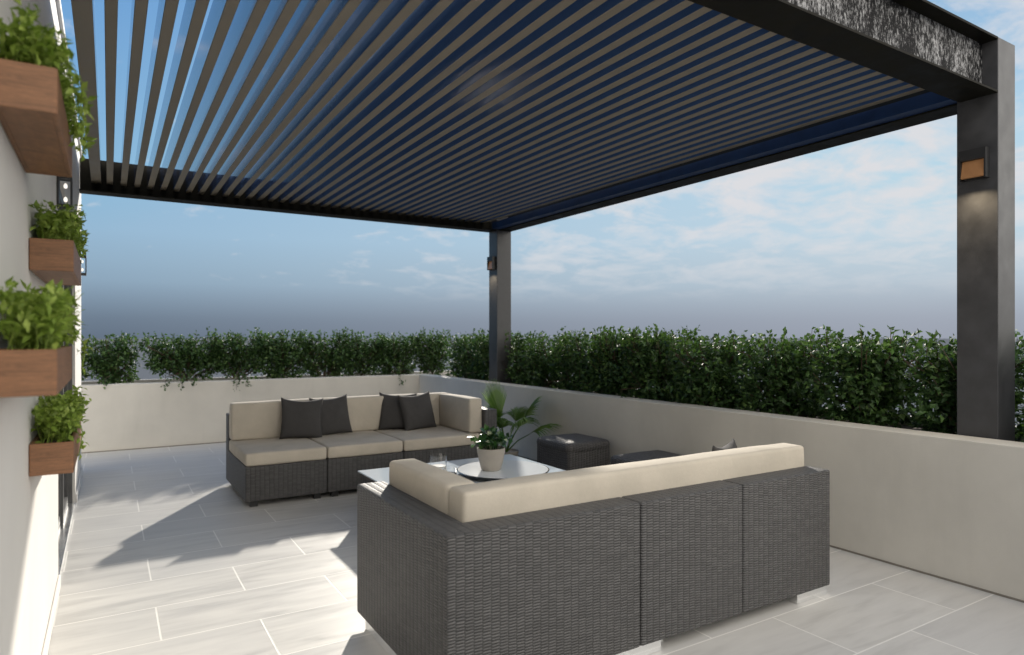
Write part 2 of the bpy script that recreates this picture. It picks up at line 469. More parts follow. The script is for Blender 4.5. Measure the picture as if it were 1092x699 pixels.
# ------------------------------------------------------------------ lamps on the posts and on the house wall
def post_lamp(y, z, label):
    t = thing('post_lamp', (P0, y, z), label, 'lamp', 'square lamps on the pergola posts')
    wd, hh, dp = 0.15, 0.185, 0.055
    bm = bmesh.new()
    add_box(bm, -0.012, -0.001, -wd/2, wd/2, 0, hh)
    add_box(bm, -dp, -0.012, -wd/2, -wd/2+0.01, 0, hh); add_box(bm, -dp, -0.012, wd/2-0.01, wd/2, 0, hh)
    add_box(bm, -dp, -0.012, -wd/2+0.0105, wd/2-0.0105, hh-0.065, hh)
    from_bm('housing', bm, M['black'], t)
    vs = [(-0.03, -wd/2+0.012, 0.118), (-0.03, wd/2-0.012, 0.118), (-dp, wd/2-0.012, 0.012), (-dp, -wd/2+0.012, 0.012),
          (-0.02, -wd/2+0.012, 0.118), (-0.02, wd/2-0.012, 0.118), (-dp+0.012, wd/2-0.012, 0.008), (-dp+0.012, -wd/2+0.012, 0.008)]
    from_np('lens', vs, [(0,1,2,3), (7,6,5,4), (0,4,5,1), (1,5,6,2), (2,6,7,3), (3,7,4,0)], M['amber'], t)
    li = bpy.data.lights.new('post_lamp_glow', 'AREA'); li.shape = 'RECTANGLE'; li.size = 0.05; li.size_y = 0.12
    li.energy = 2.0; li.color = (1.0, 0.80, 0.52)
    lo = link(bpy.data.objects.new('post_lamp_glow', li), t)
    lo.location = (-0.095, 0, -0.012); lo.rotation_euler = (0, R(16), 0); li.spread = R(145)
    return t
post_lamp(1.985, 2.488, 'square black lamp with amber lens on the near right post')
post_lamp(8.035, 2.455, 'square black lamp with amber lens on the far corner post')

def sconce(y, z, label):
    t = thing('wall_lantern', (HX, y, z), label, 'lamp', 'black lanterns on the house wall')
    bm = bmesh.new()
    add_box(bm, 0.001, 0.012, -0.05, 0.05, 0.0, 0.20)
    add_box(bm, 0.012, 0.075, -0.045, 0.045, 0.17, 0.19); add_box(bm, 0.012, 0.075, -0.045, 0.045, 0.0, 0.02)
    for a in (-0.045, 0.037): add_box(bm, 0.067, 0.075, a, a+0.008, 0.021, 0.169)
    from_bm('housing', bm, M['black'], t)
    for zz in (0.045, 0.125):
        lathe('bulb', [(0.0, -0.016), (0.008, -0.012), (0.011, 0), (0.007, 0.012), (0.0, 0.018)], M['bulb'], t, 14, False, (0.042, 0, zz+0.008))
sconce(4.66, 2.26, 'small black wall lantern with lit bulbs nearest, above the second wooden planter')
sconce(7.55, 2.10, 'small black wall lantern with lit bulbs beyond the sliding door')

# ------------------------------------------------------------------ cushions
def puffy(name, d, mat, parent, puff=0.012, bevel=0.03, seed=0, cell=0.055, piping=False):
    x0, x1, y0, y1, z0, z1 = d
    bm = bmesh.new(); add_box(bm, x0, x1, y0, y1, z0, z1)
    nx = max(2, int((x1-x0)/cell)); ny = max(2, int((y1-y0)/cell)); nz = max(2, int((z1-z0)/cell))
    for ax, n, lo, hi in ((0, nx, x0, x1), (1, ny, y0, y1), (2, nz, z0, z1)):
        cuts = [lo+bevel*0.5, lo+bevel] + [lo+bevel+(hi-lo-2*bevel)*k/n for k in range(1, n)] + [hi-bevel, hi-bevel*0.5]
        for c in cuts:
            co = [0, 0, 0]; co[ax] = c; no = [0, 0, 0]; no[ax] = 1
            bmesh.ops.bisect_plane(bm, geom=bm.verts[:]+bm.edges[:]+bm.faces[:], plane_co=co, plane_no=no)
    cx, cy, cz = (x0+x1)/2, (y0+y1)/2, (z0+z1)/2
    hx, hy, hz = (x1-x0)/2, (y1-y0)/2, (z1-z0)/2
    for v in bm.verts:
        p = v.co - Vector((cx, cy, cz))
        # round the box
        q = Vector((max(-hx+bevel, min(hx-bevel, p.x)), max(-hy+bevel, min(hy-bevel, p.y)), max(-hz+bevel, min(hz-bevel, p.z))))
        dlt = p-q
        if dlt.length > 1e-6: p = q + dlt.normalized()*bevel
        nrm = dlt.normalized() if dlt.length > 1e-6 else Vector((0,0,0))
        u = (1-(p.x/hx)**2), (1-(p.y/hy)**2), (1-(p.z/hz)**2)
        big = sorted(max(0, k) for k in u)
        amt = puff*(big[2]*big[1])**0.5
        w = noise.noise(Vector((p.x*3.1+seed, p.y*3.1, p.z*3.1)))*0.004 + noise.noise(Vector((p.x*9+seed, p.y*9, p.z*9+4)))*0.0015
        v.co = Vector((cx, cy, cz)) + p + nrm*(amt+w)
    return from_bm(name, bm, mat, parent, True)

def pillow(loc, rot, label, group, size=0.43, thick=0.15, seed=0):
    n = 22
    vs, fs = [], []
    for s in (1, -1):
        for i in range(n+1):
            for j in range(n+1):
                u, v = -1+2*i/n, -1+2*j/n
                r = (1-u*u)*(1-v*v)
                pin = 1-0.085*(1-u*u)*(v*v)**2 - 0
                pin2 = 1-0.085*(1-v*v)*(u*u)**2
                hgt = thick/2*(max(r, 0)**0.42)
                hgt *= 1+0.10*noise.noise(Vector((u*1.8+seed, v*1.8, s)))
                x = u*size/2*pin2; z = v*size/2*pin
                wr = 0.006*noise.noise(Vector((u*4+seed, v*4, s*2.0)))*r**0.5
                sag = -0.018*(1-u*u)*max(0, v)**2
                vs.append((x, -s*(hgt+wr), z+sag+size/2))
    m = (n+1)*(n+1)
    for s in (0, 1):
        for i in range(n):
            for j in range(n):
                a = s*m+i*(n+1)+j; q = (a, a+n+1, a+n+2, a+1)
                fs.append(q if s == 0 else q[::-1])
    me = bpy.data.meshes.new('scatter_cushion'); me.from_pydata(vs, [], fs)
    bm = bmesh.new(); bm.from_mesh(me); bmesh.ops.remove_doubles(bm, verts=bm.verts, dist=0.0008); bpy.data.meshes.remove(me)
    o = from_bm('scatter_cushion', bm, M['pillow'], None, True)
    o.location = loc; o.rotation_euler = rot
    return tag(o, label, 'cushion', group)

# ------------------------------------------------------------------ sofas
def sofa(loc, rz, L, D, mods, label, silver):
    t = thing('rattan_sofa', loc, label, 'sofa', None, rz)
    zb, zs, zt, zc = 0.055, 0.362, 0.729, 0.848
    rail = 0.15; ct = 0.155
    x = 0
    for i, wd in enumerate(mods):
        a, b = x+(0.003 if i else 0), x+wd-(0.003 if i < len(mods)-1 else 0)
        if i < len(mods)-1: stepped('module_frame', [a, b], [0, D-rail, D], [[zs, zt]], zb, M['rattan'], t)
        else: stepped('module_frame', [a, b-rail, b], [0, D-rail, D], [[zs, zt], [zt, zt]], zb, M['rattan'], t)
        e = b-rail if i == len(mods)-1 else b
        puffy('seat_cushion', (a+0.004, e-0.004, 0.004, D-rail-0.01, zs+0.003, 0.478), M['cushion'], t, 0.006, 0.02, i*3+rz)
        if not silver:
            for fx in (a+0.05, b-0.11):
                for fy in (0.04, D-0.10):
                    box('foot', (fx, fx+0.06, fy, fy+0.06, 0.001, zb+0.004), M['black'], t)
        x += wd
    puffy('back_cushion', (0.012, L-rail-0.006, D-rail-ct, D-rail-0.004, 0.485, zc), M['cushion'], t, 0.008, 0.02, 11+rz)
    puffy('arm_cushion', (L-rail-ct, L-rail-0.004, 0.06, D-rail-ct-0.008, 0.487, zc-0.003), M['cushion'], t, 0.008, 0.02, 17+rz)
    if silver:
        # polished runners under the frame
        box('foot', (0.012, 0.29, D-0.13, D-0.012, 0.001, zb+0.004), M['alu'], t, 0.003)
        box('foot', (mods[0]+mods[1]-0.14, mods[0]+mods[1]+0.16, D-0.13, D-0.012, 0.001, zb+0.004), M['alu'], t, 0.003)
        box('foot', (L-0.10, L-0.012, 0.10, D-0.135, 0.001, zb+0.004), M['alu'], t, 0.003)
        box('foot', (0.012, 0.29, 0.02, 0.14, 0.001, zb+0.004), M['alu'], t, 0.003)
        for px in (mods[0]+0.5, mods[0]+0.58):
            box('peg', (px, px+0.014, D-0.09, D-0.075, 0.001, zb+0.004), M['alu'], t)
    return t
sofa((1.02, 6.08, 0), 0, 2.55, 1.12, [0.72, 0.76, 1.07], 'long beige cushioned rattan sofa facing the camera at the far end, with dark scatter cushions', False)
sofa((3.595, 3.36, 0), math.pi, 2.48, 1.075, [0.76, 0.714, 1.006], 'near dark rattan corner sofa seen from behind with silver feet', True)

Yb = 6.77
G = 'dark scatter cushions on the far sofa'
pillow((1.655, Yb-0.06, 0.477), (R(-14), R(3), R(-8)), 'leftmost charcoal scatter cushion on the far sofa, overlapping its neighbour', G, 0.42, seed=1)
pillow((2.01, Yb+0.02, 0.477), (R(-14), R(-3), R(6)), 'charcoal scatter cushion second from the left, tucked behind the leftmost one', G, 0.42, seed=5)
pillow((2.72, Yb+0.03, 0.477), (R(-14), R(2), R(-18)), 'charcoal scatter cushion third from the left, half hidden behind the rightmost one', G, 0.42, seed=9)
pillow((2.95, Yb-0.09, 0.477), (R(-15), R(-4), R(10)), 'rightmost charcoal scatter cushion on the far sofa, nearest the arm', G, 0.42, seed=13)
pillow((3.37, 2.81, 0.479), (R(8), 0, R(180+20)), 'charcoal scatter cushion on the near sofa with only its corner tips showing over the back', None, 0.358, 0.13, seed=21)

# ------------------------------------------------------------------ stools
def stool(x0, x1, y0, y1, z, label):
    t = thing('rattan_stool', (x0, y0, 0), label, 'stool', 'rattan stools by the right wall')
    a, b = x1-x0, y1-y0
    bm = bmesh.new(); add_box(bm, 0, a, 0, b, 0.03, z-0.035, 0.03, 4)
    shade_auto(from_bm('woven_body', bm, M['rattan2'], t), 60)
    puffy('woven_top', (-0.005, a+0.005, -0.005, b+0.005, z-0.10, z), M['rattan2'], t, 0.010, 0.045, x0)
    for fx in (0.04, a-0.09):
        for fy in (0.04, b-0.09):
            box('foot', (fx, fx+0.05, fy, fy+0.05, 0.001, 0.034), M['black'], t)
stool(3.77, 4.30, 5.07, 5.63, 0.475, 'dark woven cube stool by the wall, the farther one beside the palm')
stool(3.73, 4.30, 3.83, 4.42, 0.475, 'dark woven cube stool by the wall, the nearer one mostly hidden by the sofa back')

# ------------------------------------------------------------------ coffee table
TH = 0.365
tb = thing('coffee_table', (1.81, 4.15, 0), 'low rattan coffee table with a pale blue reflecting glass top', 'table')
TW, TD = 1.52, 1.28
box('table_body', (0.03, TW-0.03, 0.03, TD-0.03, 0.03, TH-0.014), M['rattan'], tb, 0.012, 3)
box('glass_top', (0, TW, 0, TD, TH-0.012, TH), M['tabletop'], tb, 0.003)
for fx in (0.06, TW-0.12):
    for fy in (0.06, TD-0.12): box('foot', (fx, fx+0.06, fy, fy+0.06, 0.001, 0.032), M['black'], tb)

# round turntable on the table
tr = thing('turntable', (2.80, 4.67, TH), 'round low turntable with black edge and pale reflecting top under the potted plant', 'turntable')
M['tray'] = mat_simple('black_lacquer', (0.012, 0.012, 0.013), 0.2, var=0.05)
M['mirror'] = mat_simple('plate_reflection_tint', (0.80, 0.84, 0.88), 0.06, var=0.02)  # whitish base stands in for the bright reflection on the plate
M['mirror'].node_tree.nodes['Principled BSDF'].inputs['IOR'].default_value = 2.0
lathe('base_disc', [(0.0, 0.001), (0.30, 0.001), (0.345, 0.010), (0.378, 0.030), (0.384, 0.040), (0.380, 0.0425), (0.372, 0.0425), (0.0, 0.0425)], M['tray'], tr, 72, False)
lathe('gloss_top', [(0.0, 0.043), (0.372, 0.043), (0.371, 0.0445), (0.0, 0.0445)], M['mirror'], tr, 72, False)

# glasses
def tumbler(loc, r, h, fill, fmat, label, name, cat):
    t = thing(name, loc, label, cat)
    lathe('glass_wall', [(0.0, 0.001), (r*0.92, 0.001), (r, h), (r-0.003, h), (r*0.92-0.003, 0.008), (0.0, 0.008)], M['glass'], t, 40, False)
    lathe('filling', [(0.0, 0.0085), (r*0.92-0.004, 0.0085), (r*0.94-0.004, fill), (0.0, fill)], fmat, t, 40, False)
tumbler((2.39, 5.06, TH), 0.075, 0.135, 0.045, M['wax'], 'wide clear glass with white candle wax on the coffee table', 'candle_glass', 'candle holder')
tumbler((2.32, 4.70, TH), 0.058, 0.10, 0.055, M['tea'], 'short clear tumbler half full of dark drink on the coffee table', 'tumbler', 'glass')

# ------------------------------------------------------------------ leaves
def leaves(acc, P, D, Nn, L, W, fold=0.18, curl=0.15):
    """P base, D direction, Nn normal hint, L length, W width: one folded leaf each (6 verts, 4 faces)"""
    P, D, Nn = np.asarray(P, float), np.asarray(D, float), np.asarray(Nn, float)
    D /= np.linalg.norm(D, axis=1, keepdims=True)+1e-9
    Sd = np.cross(D, Nn); Sd /= np.linalg.norm(Sd, axis=1, keepdims=True)+1e-9
    U = np.cross(Sd, D)
    L = np.asarray(L)[:, None]; W = np.asarray(W)[:, None]
    base = P
    mid = P+D*L*0.5
    tip = P+D*L-U*L*curl
    l1 = P+D*L*0.42+Sd*W*0.5+U*W*fold; r1 = P+D*L*0.42-Sd*W*0.5+U*W*fold
    k0 = len(acc.v)
    A = np.stack([base, l1, tip, r1, mid], 1).reshape(-1, 3)
    acc.v += [tuple(x) for x in A]
    for i in range(len(P)):
        k = k0+i*5
        acc.f += [(k, k+4, k+1), (k+4, k+2, k+1), (k, k+3, k+4), (k+4, k+3, k+2)]

def rnd_dirs(n):
    v = np.random.normal(size=(n, 3)); return v/np.linalg.norm(v, axis=1, keepdims=True)

def shrub(loc, a, b, h, label, group, density=1.0, droop=0, foot=0.25, leaf=0.055, zlow=0.0, name='hedge_shrub'):
    """a,b half widths; h height above loc"""
    t = thing(name, loc, label, 'shrub', group)
    fol, tw = Acc(), Acc()
    def clear(pts):
        wp = pts+np.array(loc)
        keep = ~((wp[:, 0] > P0-0.10) & (wp[:, 0] < P1+0.08) & (((wp[:, 1] > FY0-0.09) & (wp[:, 1] < FY1+0.08)) | ((wp[:, 1] > NY0-0.09) & (wp[:, 1] < NY1+0.08))))
        return pts[keep]
    nt = int(230*density*(a/0.45)*(h/0.7))
    vs, fs = tube_np([(0,0,0), (0.02, 0.01, h*0.3), (-0.02, 0, h*0.65)], [0.018, 0.014, 0.008], 6); tw.add(vs, fs)
    lump = [(random.uniform(-a, a)*0.8, random.uniform(-b, b)*0.6, random.uniform(0.3, 0.92)*h, random.uniform(0.12, 0.24)) for _ in range(10)]
    for i in range(nt):
        # target in a blocky volume with lumps
        if random.random() < 0.3:
            l = random.choice(lump); dv = Vector(rnd_dirs(1)[0])*l[3]*random.uniform(0.6, 1.0)
            tx, ty, tz = l[0]+dv.x, l[1]+dv.y, l[2]+dv.z
        else:
            tz = random.uniform(foot, 1.0)*h
            wz = 1.0 if foot == 0 else min(1.0, 0.55+0.9*(tz/h))
            tx, ty = random.uniform(-a, a)*wz, random.uniform(-b, b)*wz
        tz = min(tz, h*(0.93+0.12*noise.noise(Vector((loc[0]+tx*4, loc[1]+ty*4, 3)))))
        tz = max(tz, 0.03)
        s = Vector((tx*0.7, ty*0.6, max(0.02, tz*random.uniform(0.55, 0.9))))
        e = Vector((tx, ty, tz))
        if i % 5 == 0:
            q = Vector((tx*0.2, ty*0.1, s.z*0.5))
            vs, fs = tube_np([q, s, e], [0.007, 0.004, 0.002], 4); tw.add(vs, fs)
        n = random.randint(12, 18)
        f = np.random.uniform(0.0, 1.03, n)[:, None]
        s_, e_ = np.array(s), np.array(e)
        pts = (1-f)*s_+f*e_ + np.random.normal(0, 0.03, (n, 3))
        pts = clear(pts); n = len(pts)
        if n == 0: continue
        ax = np.array(e-s); ax = ax/(np.linalg.norm(ax)+1e-6)
        D = ax*0.5+rnd_dirs(n)*0.9
        Nn = np.array((0, 0, 1.0))+rnd_dirs(n)*0.8
        ln = np.random.uniform(0.7, 1.25, n)*leaf
        leaves(fol, pts, D, Nn, ln, ln*np.random.uniform(0.55, 0.75, n))
    # upright sprigs above the outline
    for i in range(int(11*density)):
        x, y = random.uniform(-a, a), random.uniform(-b, b)
        s = Vector((x, y, h*0.8)); q = Vector((x*0.1, y*0.1, h*0.45)); e = Vector((x+random.uniform(-.05, .05), y+random.uniform(-.04, .04), h*random.uniform(0.96, 1.09)))
        if len(clear(np.array([e]))) == 0: continue
        vs, fs = tube_np([q, s, e], [0.006, 0.004, 0.002], 4); tw.add(vs, fs)
        n = 11; f = np.linspace(0.2, 1.0, n)[:, None]
        pts = np.array(s)*(1-f)+np.array(e)*f+np.random.normal(0, 0.012, (n, 3))
        D = rnd_dirs(n)*0.8+np.array((0, 0, 0.5)); ln = np.random.uniform(0.6, 1.05, n)*leaf
        leaves(fol, pts, D, rnd_dirs(n)+np.array((0, 0, .6)), ln, ln*0.65)
    # trailing stems hanging over the wall
    for (dx, dy, ln_) in (droop or []):
        s = Vector((0.018, 0.009, 0.2)); q = Vector((dx, dy, 0.16)); e = Vector((dx*1.03, dy*1.05, -ln_))
        vs, fs = tube_np([s, q, e], [0.005, 0.004, 0.002], 4); tw.add(vs, fs)
        n = 30; f = np.random.uniform(0.2, 1.0, n)[:, None]
        pts = (1-f)**2*np.array(s)+2*f*(1-f)*np.array(q)+f**2*np.array(e)+np.random.normal(0, 0.02, (n, 3))
        leaves(fol, pts, rnd_dirs(n)+np.array((0, 0, -.4)), rnd_dirs(n)+np.array((0, -.6, .4)), np.random.uniform(.6, 1, n)*leaf, np.random.uniform(.4, .65, n)*leaf)
    fol.build('foliage', M['hedge'], t, False); tw.build('stem', M['twig'], t)
    return t

HG1 = 'hedge shrubs along the right parapet'
yy = 0.75; k = 0
rl = []
while yy < 9.9:
    rl.append(yy); yy += 0.72
for k, y in enumerate(rl):
    if 4.9 < y < 5.4: dr = [(-0.50, 0.1, 0.0)]
    elif 6.4 < y < 6.9: dr = [(-0.53, 0.0, 0.06)]
    elif y > 8.2 and y < 9: dr = [(-0.50, 0.0, 0.02)]
    else: dr = 0
    nth = ['first', 'second', 'third', 'fourth', 'fifth', 'sixth', 'seventh', 'eighth', 'ninth', 'tenth', 'eleventh', 'twelfth', 'thirteenth'][len(rl)-1-k]
    near_post = ''
    lab = f'dense dark green leafy hedge shrub behind the right parapet, {nth} from the far corner'
    shrub((5.05+random.uniform(-.03, .03), y, 0.80), 0.42, 0.30, (0.70 if y < 5 else 0.74)+random.uniform(-.03, .03), lab, HG1, 1.85 if y < 6 else 1.1, dr, 0.0)

HG2 = 'bushy shrubs along the far parapet'
fl = [(-0.55, .30), (0.06, .34), (0.96, .56), (1.66, .44), (2.32, .44), (2.96, .42), (3.58, .40), (4.22, .42), (4.86, .34)]
names = ['leaning out behind the house wall corner', 'in the leftmost clump beside the house wall', 'first after the gap, trailing over the wall',
         'above the left end of the far sofa', 'above the left pair of dark cushions', 'above the middle of the far sofa', 'above the right pair of dark cushions', 'in the far corner of the terrace', 'outermost, beyond the corner of the two parapets']
for k, ((x, a), nm) in enumerate(zip(fl, names)):
    dr = {2: [(-0.30, -0.50, 0.0), (-0.1, -0.50, 0.0), (0.05, -0.5, -.02)], 3: [(-0.1, -0.50, 0.05), (0.05, -0.5, 0.0)], 7: [(-0.15, -0.49, 0.06)], 1: [(-.1, -.42, -.06)]}.get(k, 0)
    shrub((x, WY+0.44, 0.80), a, 0.18, 0.73+random.uniform(-.02, .05), f'dark leafy bush behind the far parapet, {nm}', HG2, 1.0, dr, 0.36 if 0.5 < x < 2 else 0.12)

# ------------------------------------------------------------------ wall planters with herbs
def planter(y0, z0, label, plabel, trail, hgt, seed, style):
    random.seed(seed); np.random.seed(seed)
    Lg, Dp, Hh = 0.82, 0.143, 0.122
    t = thing('wall_planter', (HX, y0, z0), label, 'planter', 'wooden planter boxes on the house wall')
    bm = bmesh.new()
    th = 0.014
    add_box(bm, 0.002, Dp, 0, th, 0, Hh, 0.002, 1); add_box(bm, 0.002, Dp, Lg-th, Lg, 0, Hh, 0.002, 1)
    add_box(bm, Dp-th, Dp, th+0.0005, Lg-th-0.0005, 0, Hh, 0.002, 1); add_box(bm, 0.002, 0.002+th, th+0.0005, Lg-th-0.0005, 0, Hh, 0.002, 1)
    add_box(bm, 0.0165, Dp-th-0.0005, th+0.0005, Lg-th-0.0005, 0.002, 0.014)
    from_bm('box_body', bm, M['wood'], t)
    box('soil', (0.0168, Dp-th-0.001, th+0.001, Lg-th-0.001, 0.0145, Hh-0.012), M['soil'], t)
    # the plant stands in the box: a thing of its own
    p = thing('herb_plant', (HX+0.075, y0+Lg/2, z0+Hh-0.012), plabel, 'plant', 'herbs in the wall planters')
    fol, st = Acc(), Acc()
    ns = 150
    for i in range(ns):
        bx, by = random.uniform(-0.045, 0.045), random.uniform(-Lg/2+0.04, Lg/2-0.04)
        lean = Vector((random.gauss(0.015, 0.05), random.gauss(0, 0.07), 0))
        hh = hgt*random.uniform(0.45, 1.0)
        if abs(by) > Lg*0.38: hh *= 0.85
        s = Vector((bx, by, 0)); m = s+Vector((lean.x*0.3, lean.y*0.3, hh*0.6)); e = s+lean+Vector((0, 0, hh))
        e.x = min(0.068, max(-0.06, e.x))
        vs, fs = tube_np([s, m, e], [0.0022, 0.0018, 0.001], 4); st.add(vs, fs)
        n = 17
        f = np.random.uniform(0.3, 1.02, n)[:, None]
        pts = (1-f)**2*np.array(s)+2*f*(1-f)*np.array(m)+f**2*np.array(e)+np.random.normal(0, 0.012, (n, 3))
        D = rnd_dirs(n)+np.array((0.15, 0, 0.35)); ln = np.random.uniform(0.7, 1.3, n)*(0.030 if style else 0.036)
        pts[:, 0] = np.maximum(pts[:, 0], -0.055)
        leaves(fol, pts, D, rnd_dirs(n)*0.6+np.array((0, 0, 1)), ln, ln*(0.55 if style else 0.42), 0.1, 0.2)
    for i in range(trail):
        by = random.uniform(-Lg/2+0.02, Lg/2-0.1)
        out = random.uniform(0.075, 0.12)
        s = Vector((0.04, by, 0.02)); q = Vector((out+0.02, by+random.uniform(-.05, .05), 0.07)); e = Vector((out, by+random.uniform(-.08, .08), -random.uniform(0.03, 0.13)))
        vs, fs = tube_np([s, (s+q)/2+Vector((0,0,.02)), q*0.6+e*0.4, e], [0.002]*4, 4); st.add(vs, fs)
        n = 18; f = np.random.uniform(0.15, 1.0, n)[:, None]
        pts = (1-f)**2*np.array(s)+2*f*(1-f)*np.array(q)+f**2*np.array(e)+np.random.normal(0, 0.009, (n, 3))
        leaves(fol, pts, rnd_dirs(n)+np.array((.5, 0, -.3)), rnd_dirs(n)*.6+np.array((.6, 0, .6)), np.random.uniform(.7, 1.2, n)*0.034, np.random.uniform(.7, 1.2, n)*0.017)
    fol.build('leaves', M['herb'], p, False); st.build('stems', M['herb'], p)
planter(2.12, 2.097, 'wooden planter box highest on the house wall', 'fern like green herb trailing over the side of the highest planter', 9, 0.17, 31, 0)
planter(3.06, 1.756, 'wooden planter box second from the top, under the black lantern', 'fine feathery green herb in the second planter from the top', 0, 0.17, 32, 1)
planter(2.10, 1.346, 'wooden planter box third from the top, cut by the left edge', 'bushy bright green herb in the third planter from the top', 1, 0.19, 33, 0)
planter(3.06, 0.972, 'lowest wooden planter box on the house wall', 'bushy light green herb in the lowest planter with pale leaves sticking out', 1, 0.16, 34, 1)
random.seed(70); np.random.seed(70)

# ------------------------------------------------------------------ pot plant on the table
pp = thing('potted_plant', (2.69, 4.68, TH+0.0445), 'small leafy plant in a round grey concrete pot on the turntable', 'potted plant')
pp.scale = (0.9, 0.9, 0.9)
lathe('pot', [(0.0, 0.001), (0.080, 0.001), (0.092, 0.012), (0.112, 0.09), (0.128, 0.17), (0.130, 0.200), (0.124, 0.204), (0.117, 0.20), (0.114, 0.17), (0.0, 0.168)], M['concrete'], pp, 48, False)
lathe('soil', [(0.0, 0.172), (0.112, 0.171)], M['soil'], pp, 40, False)
fol, st = Acc(), Acc()
for i in range(56):
    a = random.uniform(0, 2*math.pi); rr = abs(random.gauss(0, 1))*0.075; rr = min(rr, 0.17)
    hh = random.uniform(0.05, 0.18)*(1-rr*1.6)
    s = Vector((math.cos(a)*rr*0.4, math.sin(a)*rr*0.4, 0.17)); e = Vector((math.cos(a)*rr, math.sin(a)*rr, 0.19+hh))
    vs, fs = tube_np([s, (s+e)/2+Vector((0,0,.02)), e], [0.003, 0.0025, 0.002], 4); st.add(vs, fs)
    n = 4
    pts = np.array([e]*n)+np.random.normal(0, 0.006, (n, 3))
    D = rnd_dirs(n)*0.9+np.array((math.cos(a)*.5, math.sin(a)*.5, 0.1))
    ln = np.random.uniform(0.045, 0.075, n)
    leaves(fol, pts, D, rnd_dirs(n)*0.5+np.array((0, -.3, 1)), ln, ln*0.85, 0.08, 0.15)
fol.build('leaves', M['pilea'], pp, False); st.build('stems', M['pilea'], pp)

# ------------------------------------------------------------------ fan palm in the corner
pm = thing('fan_palm', (3.94, 6.50, 0), 'fan palm with broad pleated leaves in a low pot between far sofa and stool', 'palm')
lathe('pot', [(0.0, 0.001), (0.11, 0.001), (0.14, 0.16), (0.145, 0.19), (0.135, 0.19), (0.13, 0.165), (0.0, 0.16)], M['concrete'], pm, 36, False)
def fan(az, elev, plen, R0, spread, droop, base=(0, 0, 0.17)):
    st, lf = Acc(), Acc()
    d = Vector((math.cos(az)*math.cos(elev), math.sin(az)*math.cos(elev), math.sin(elev)))
    b = Vector(base); e = b+d*plen
    vs, fs = tube_np([b, b+d*plen*0.5+Vector((0, 0, 0.03)), e], [0.010, 0.007, 0.005], 6); st.add(vs, fs)
    side = d.cross(Vector((0, 0, 1))).normalized(); up = side.cross(d).normalized()
    ns = 22
    for k in range(ns):
        th = (k/(ns-1)-0.5)*spread
        dr = d*math.cos(th)+side*math.sin(th)
        dr2 = d*math.cos(th+spread/ns*0.5)+side*math.sin(th+spread/ns*0.5)
        dr0 = d*math.cos(th-spread/ns*0.5)+side*math.sin(th-spread/ns*0.5)
        Rk = R0*(0.82+0.18*math.cos(th*1.3))*random.uniform(0.93, 1.05)
        pl_ = []
        for q, w in ((0.02, 0.6), (0.35, 1.0), (0.62, 1.0), (0.82, 0.6), (1.0, 0.05)):
            bend = Vector((0, 0, -1))*droop*(q**2.4)*Rk
            c = e+dr*Rk*q+bend
            hw = (dr2-dr0)*Rk*min(q, 0.62)*0.5*w
            pl_.append((c-hw, c+up*0.008*w, c+hw))
        for a_, b_ in zip(pl_[:-1], pl_[1:]):
            lf.add([a_[0], a_[1], b_[1], b_[0]], [(0, 1, 2, 3)]); lf.add([a_[1], a_[2], b_[2], b_[1]], [(0, 1, 2, 3)])
    f = lf.build('frond', M['palm'], pm, False)
    bm = bmesh.new(); bm.from_mesh(f.data); bmesh.ops.remove_doubles(bm, verts=bm.verts, dist=0.0004); bm.to_mesh(f.data); bm.free()
    st.build('leaf_stalk', M['palm'], f)
fan(R(120), R(78), 0.40, 0.52, 1.5, 0.10)
fan(R(-30), R(62), 0.42, 0.48, 1.9, 0.30)
fan(R(-50), R(38), 0.36, 0.50, 1.7, 0.42)
fan(R(-75), R(58), 0.36, 0.42, 1.8, 0.7)
fan(R(-140), R(60), 0.34, 0.40, 1.8, 0.6)
fan(R(30), R(55), 0.40, 0.38, 1.6, 0.4)
fan(R(200), R(66), 0.40, 0.34, 1.5, 0.3)

# ------------------------------------------------------------------ light, sky
SUN_EL, SUN_DIR = R(21.0), Vector((0.505, 0.863, 0)).normalized()
toward = Vector((SUN_DIR.x*math.cos(SUN_EL), SUN_DIR.y*math.cos(SUN_EL), math.sin(SUN_EL)))
sl = bpy.data.lights.new('sun', 'SUN'); sl.energy = 3.9; sl.angle = R(1.2); sl.color = (1.0, 0.93, 0.82)
so = link(bpy.data.objects.new('sun', sl)); so.rotation_euler = toward.to_track_quat('Z', 'Y').to_euler()
so.location = (0, 0, 30)

wd = bpy.data.worlds.new('World'); S.world = wd; wd.use_nodes = True
nt = wd.node_tree; nt.nodes.clear()
W = N.__new__(N); W.t = nt; W.m = None
out = nt.nodes.new('ShaderNodeOutputWorld'); bg = nt.nodes.new('ShaderNodeBackground'); nt.links.new(bg.outputs[0], out.inputs[0])
bg.inputs[1].default_value = 0.1
sky = nt.nodes.new('ShaderNodeTexSky'); sky.sky_type = 'NISHITA'; sky.sun_disc = False
sky.sun_elevation = SUN_EL; sky.sun_rotation = math.atan2(SUN_DIR.x, SUN_DIR.y)
sky.altitude = 50; sky.air_density = 1.0; sky.dust_density = 0.4; sky.ozone_density = 2.0
gen = nt.nodes.new('ShaderNodeTexCoord').outputs['Generated']
sep = nt.nodes.new('ShaderNodeSeparateXYZ'); nt.links.new(gen, sep.inputs[0])
z = W.math('MAXIMUM', sep.outputs[2], 0.0)
skyc = sky.outputs[0]
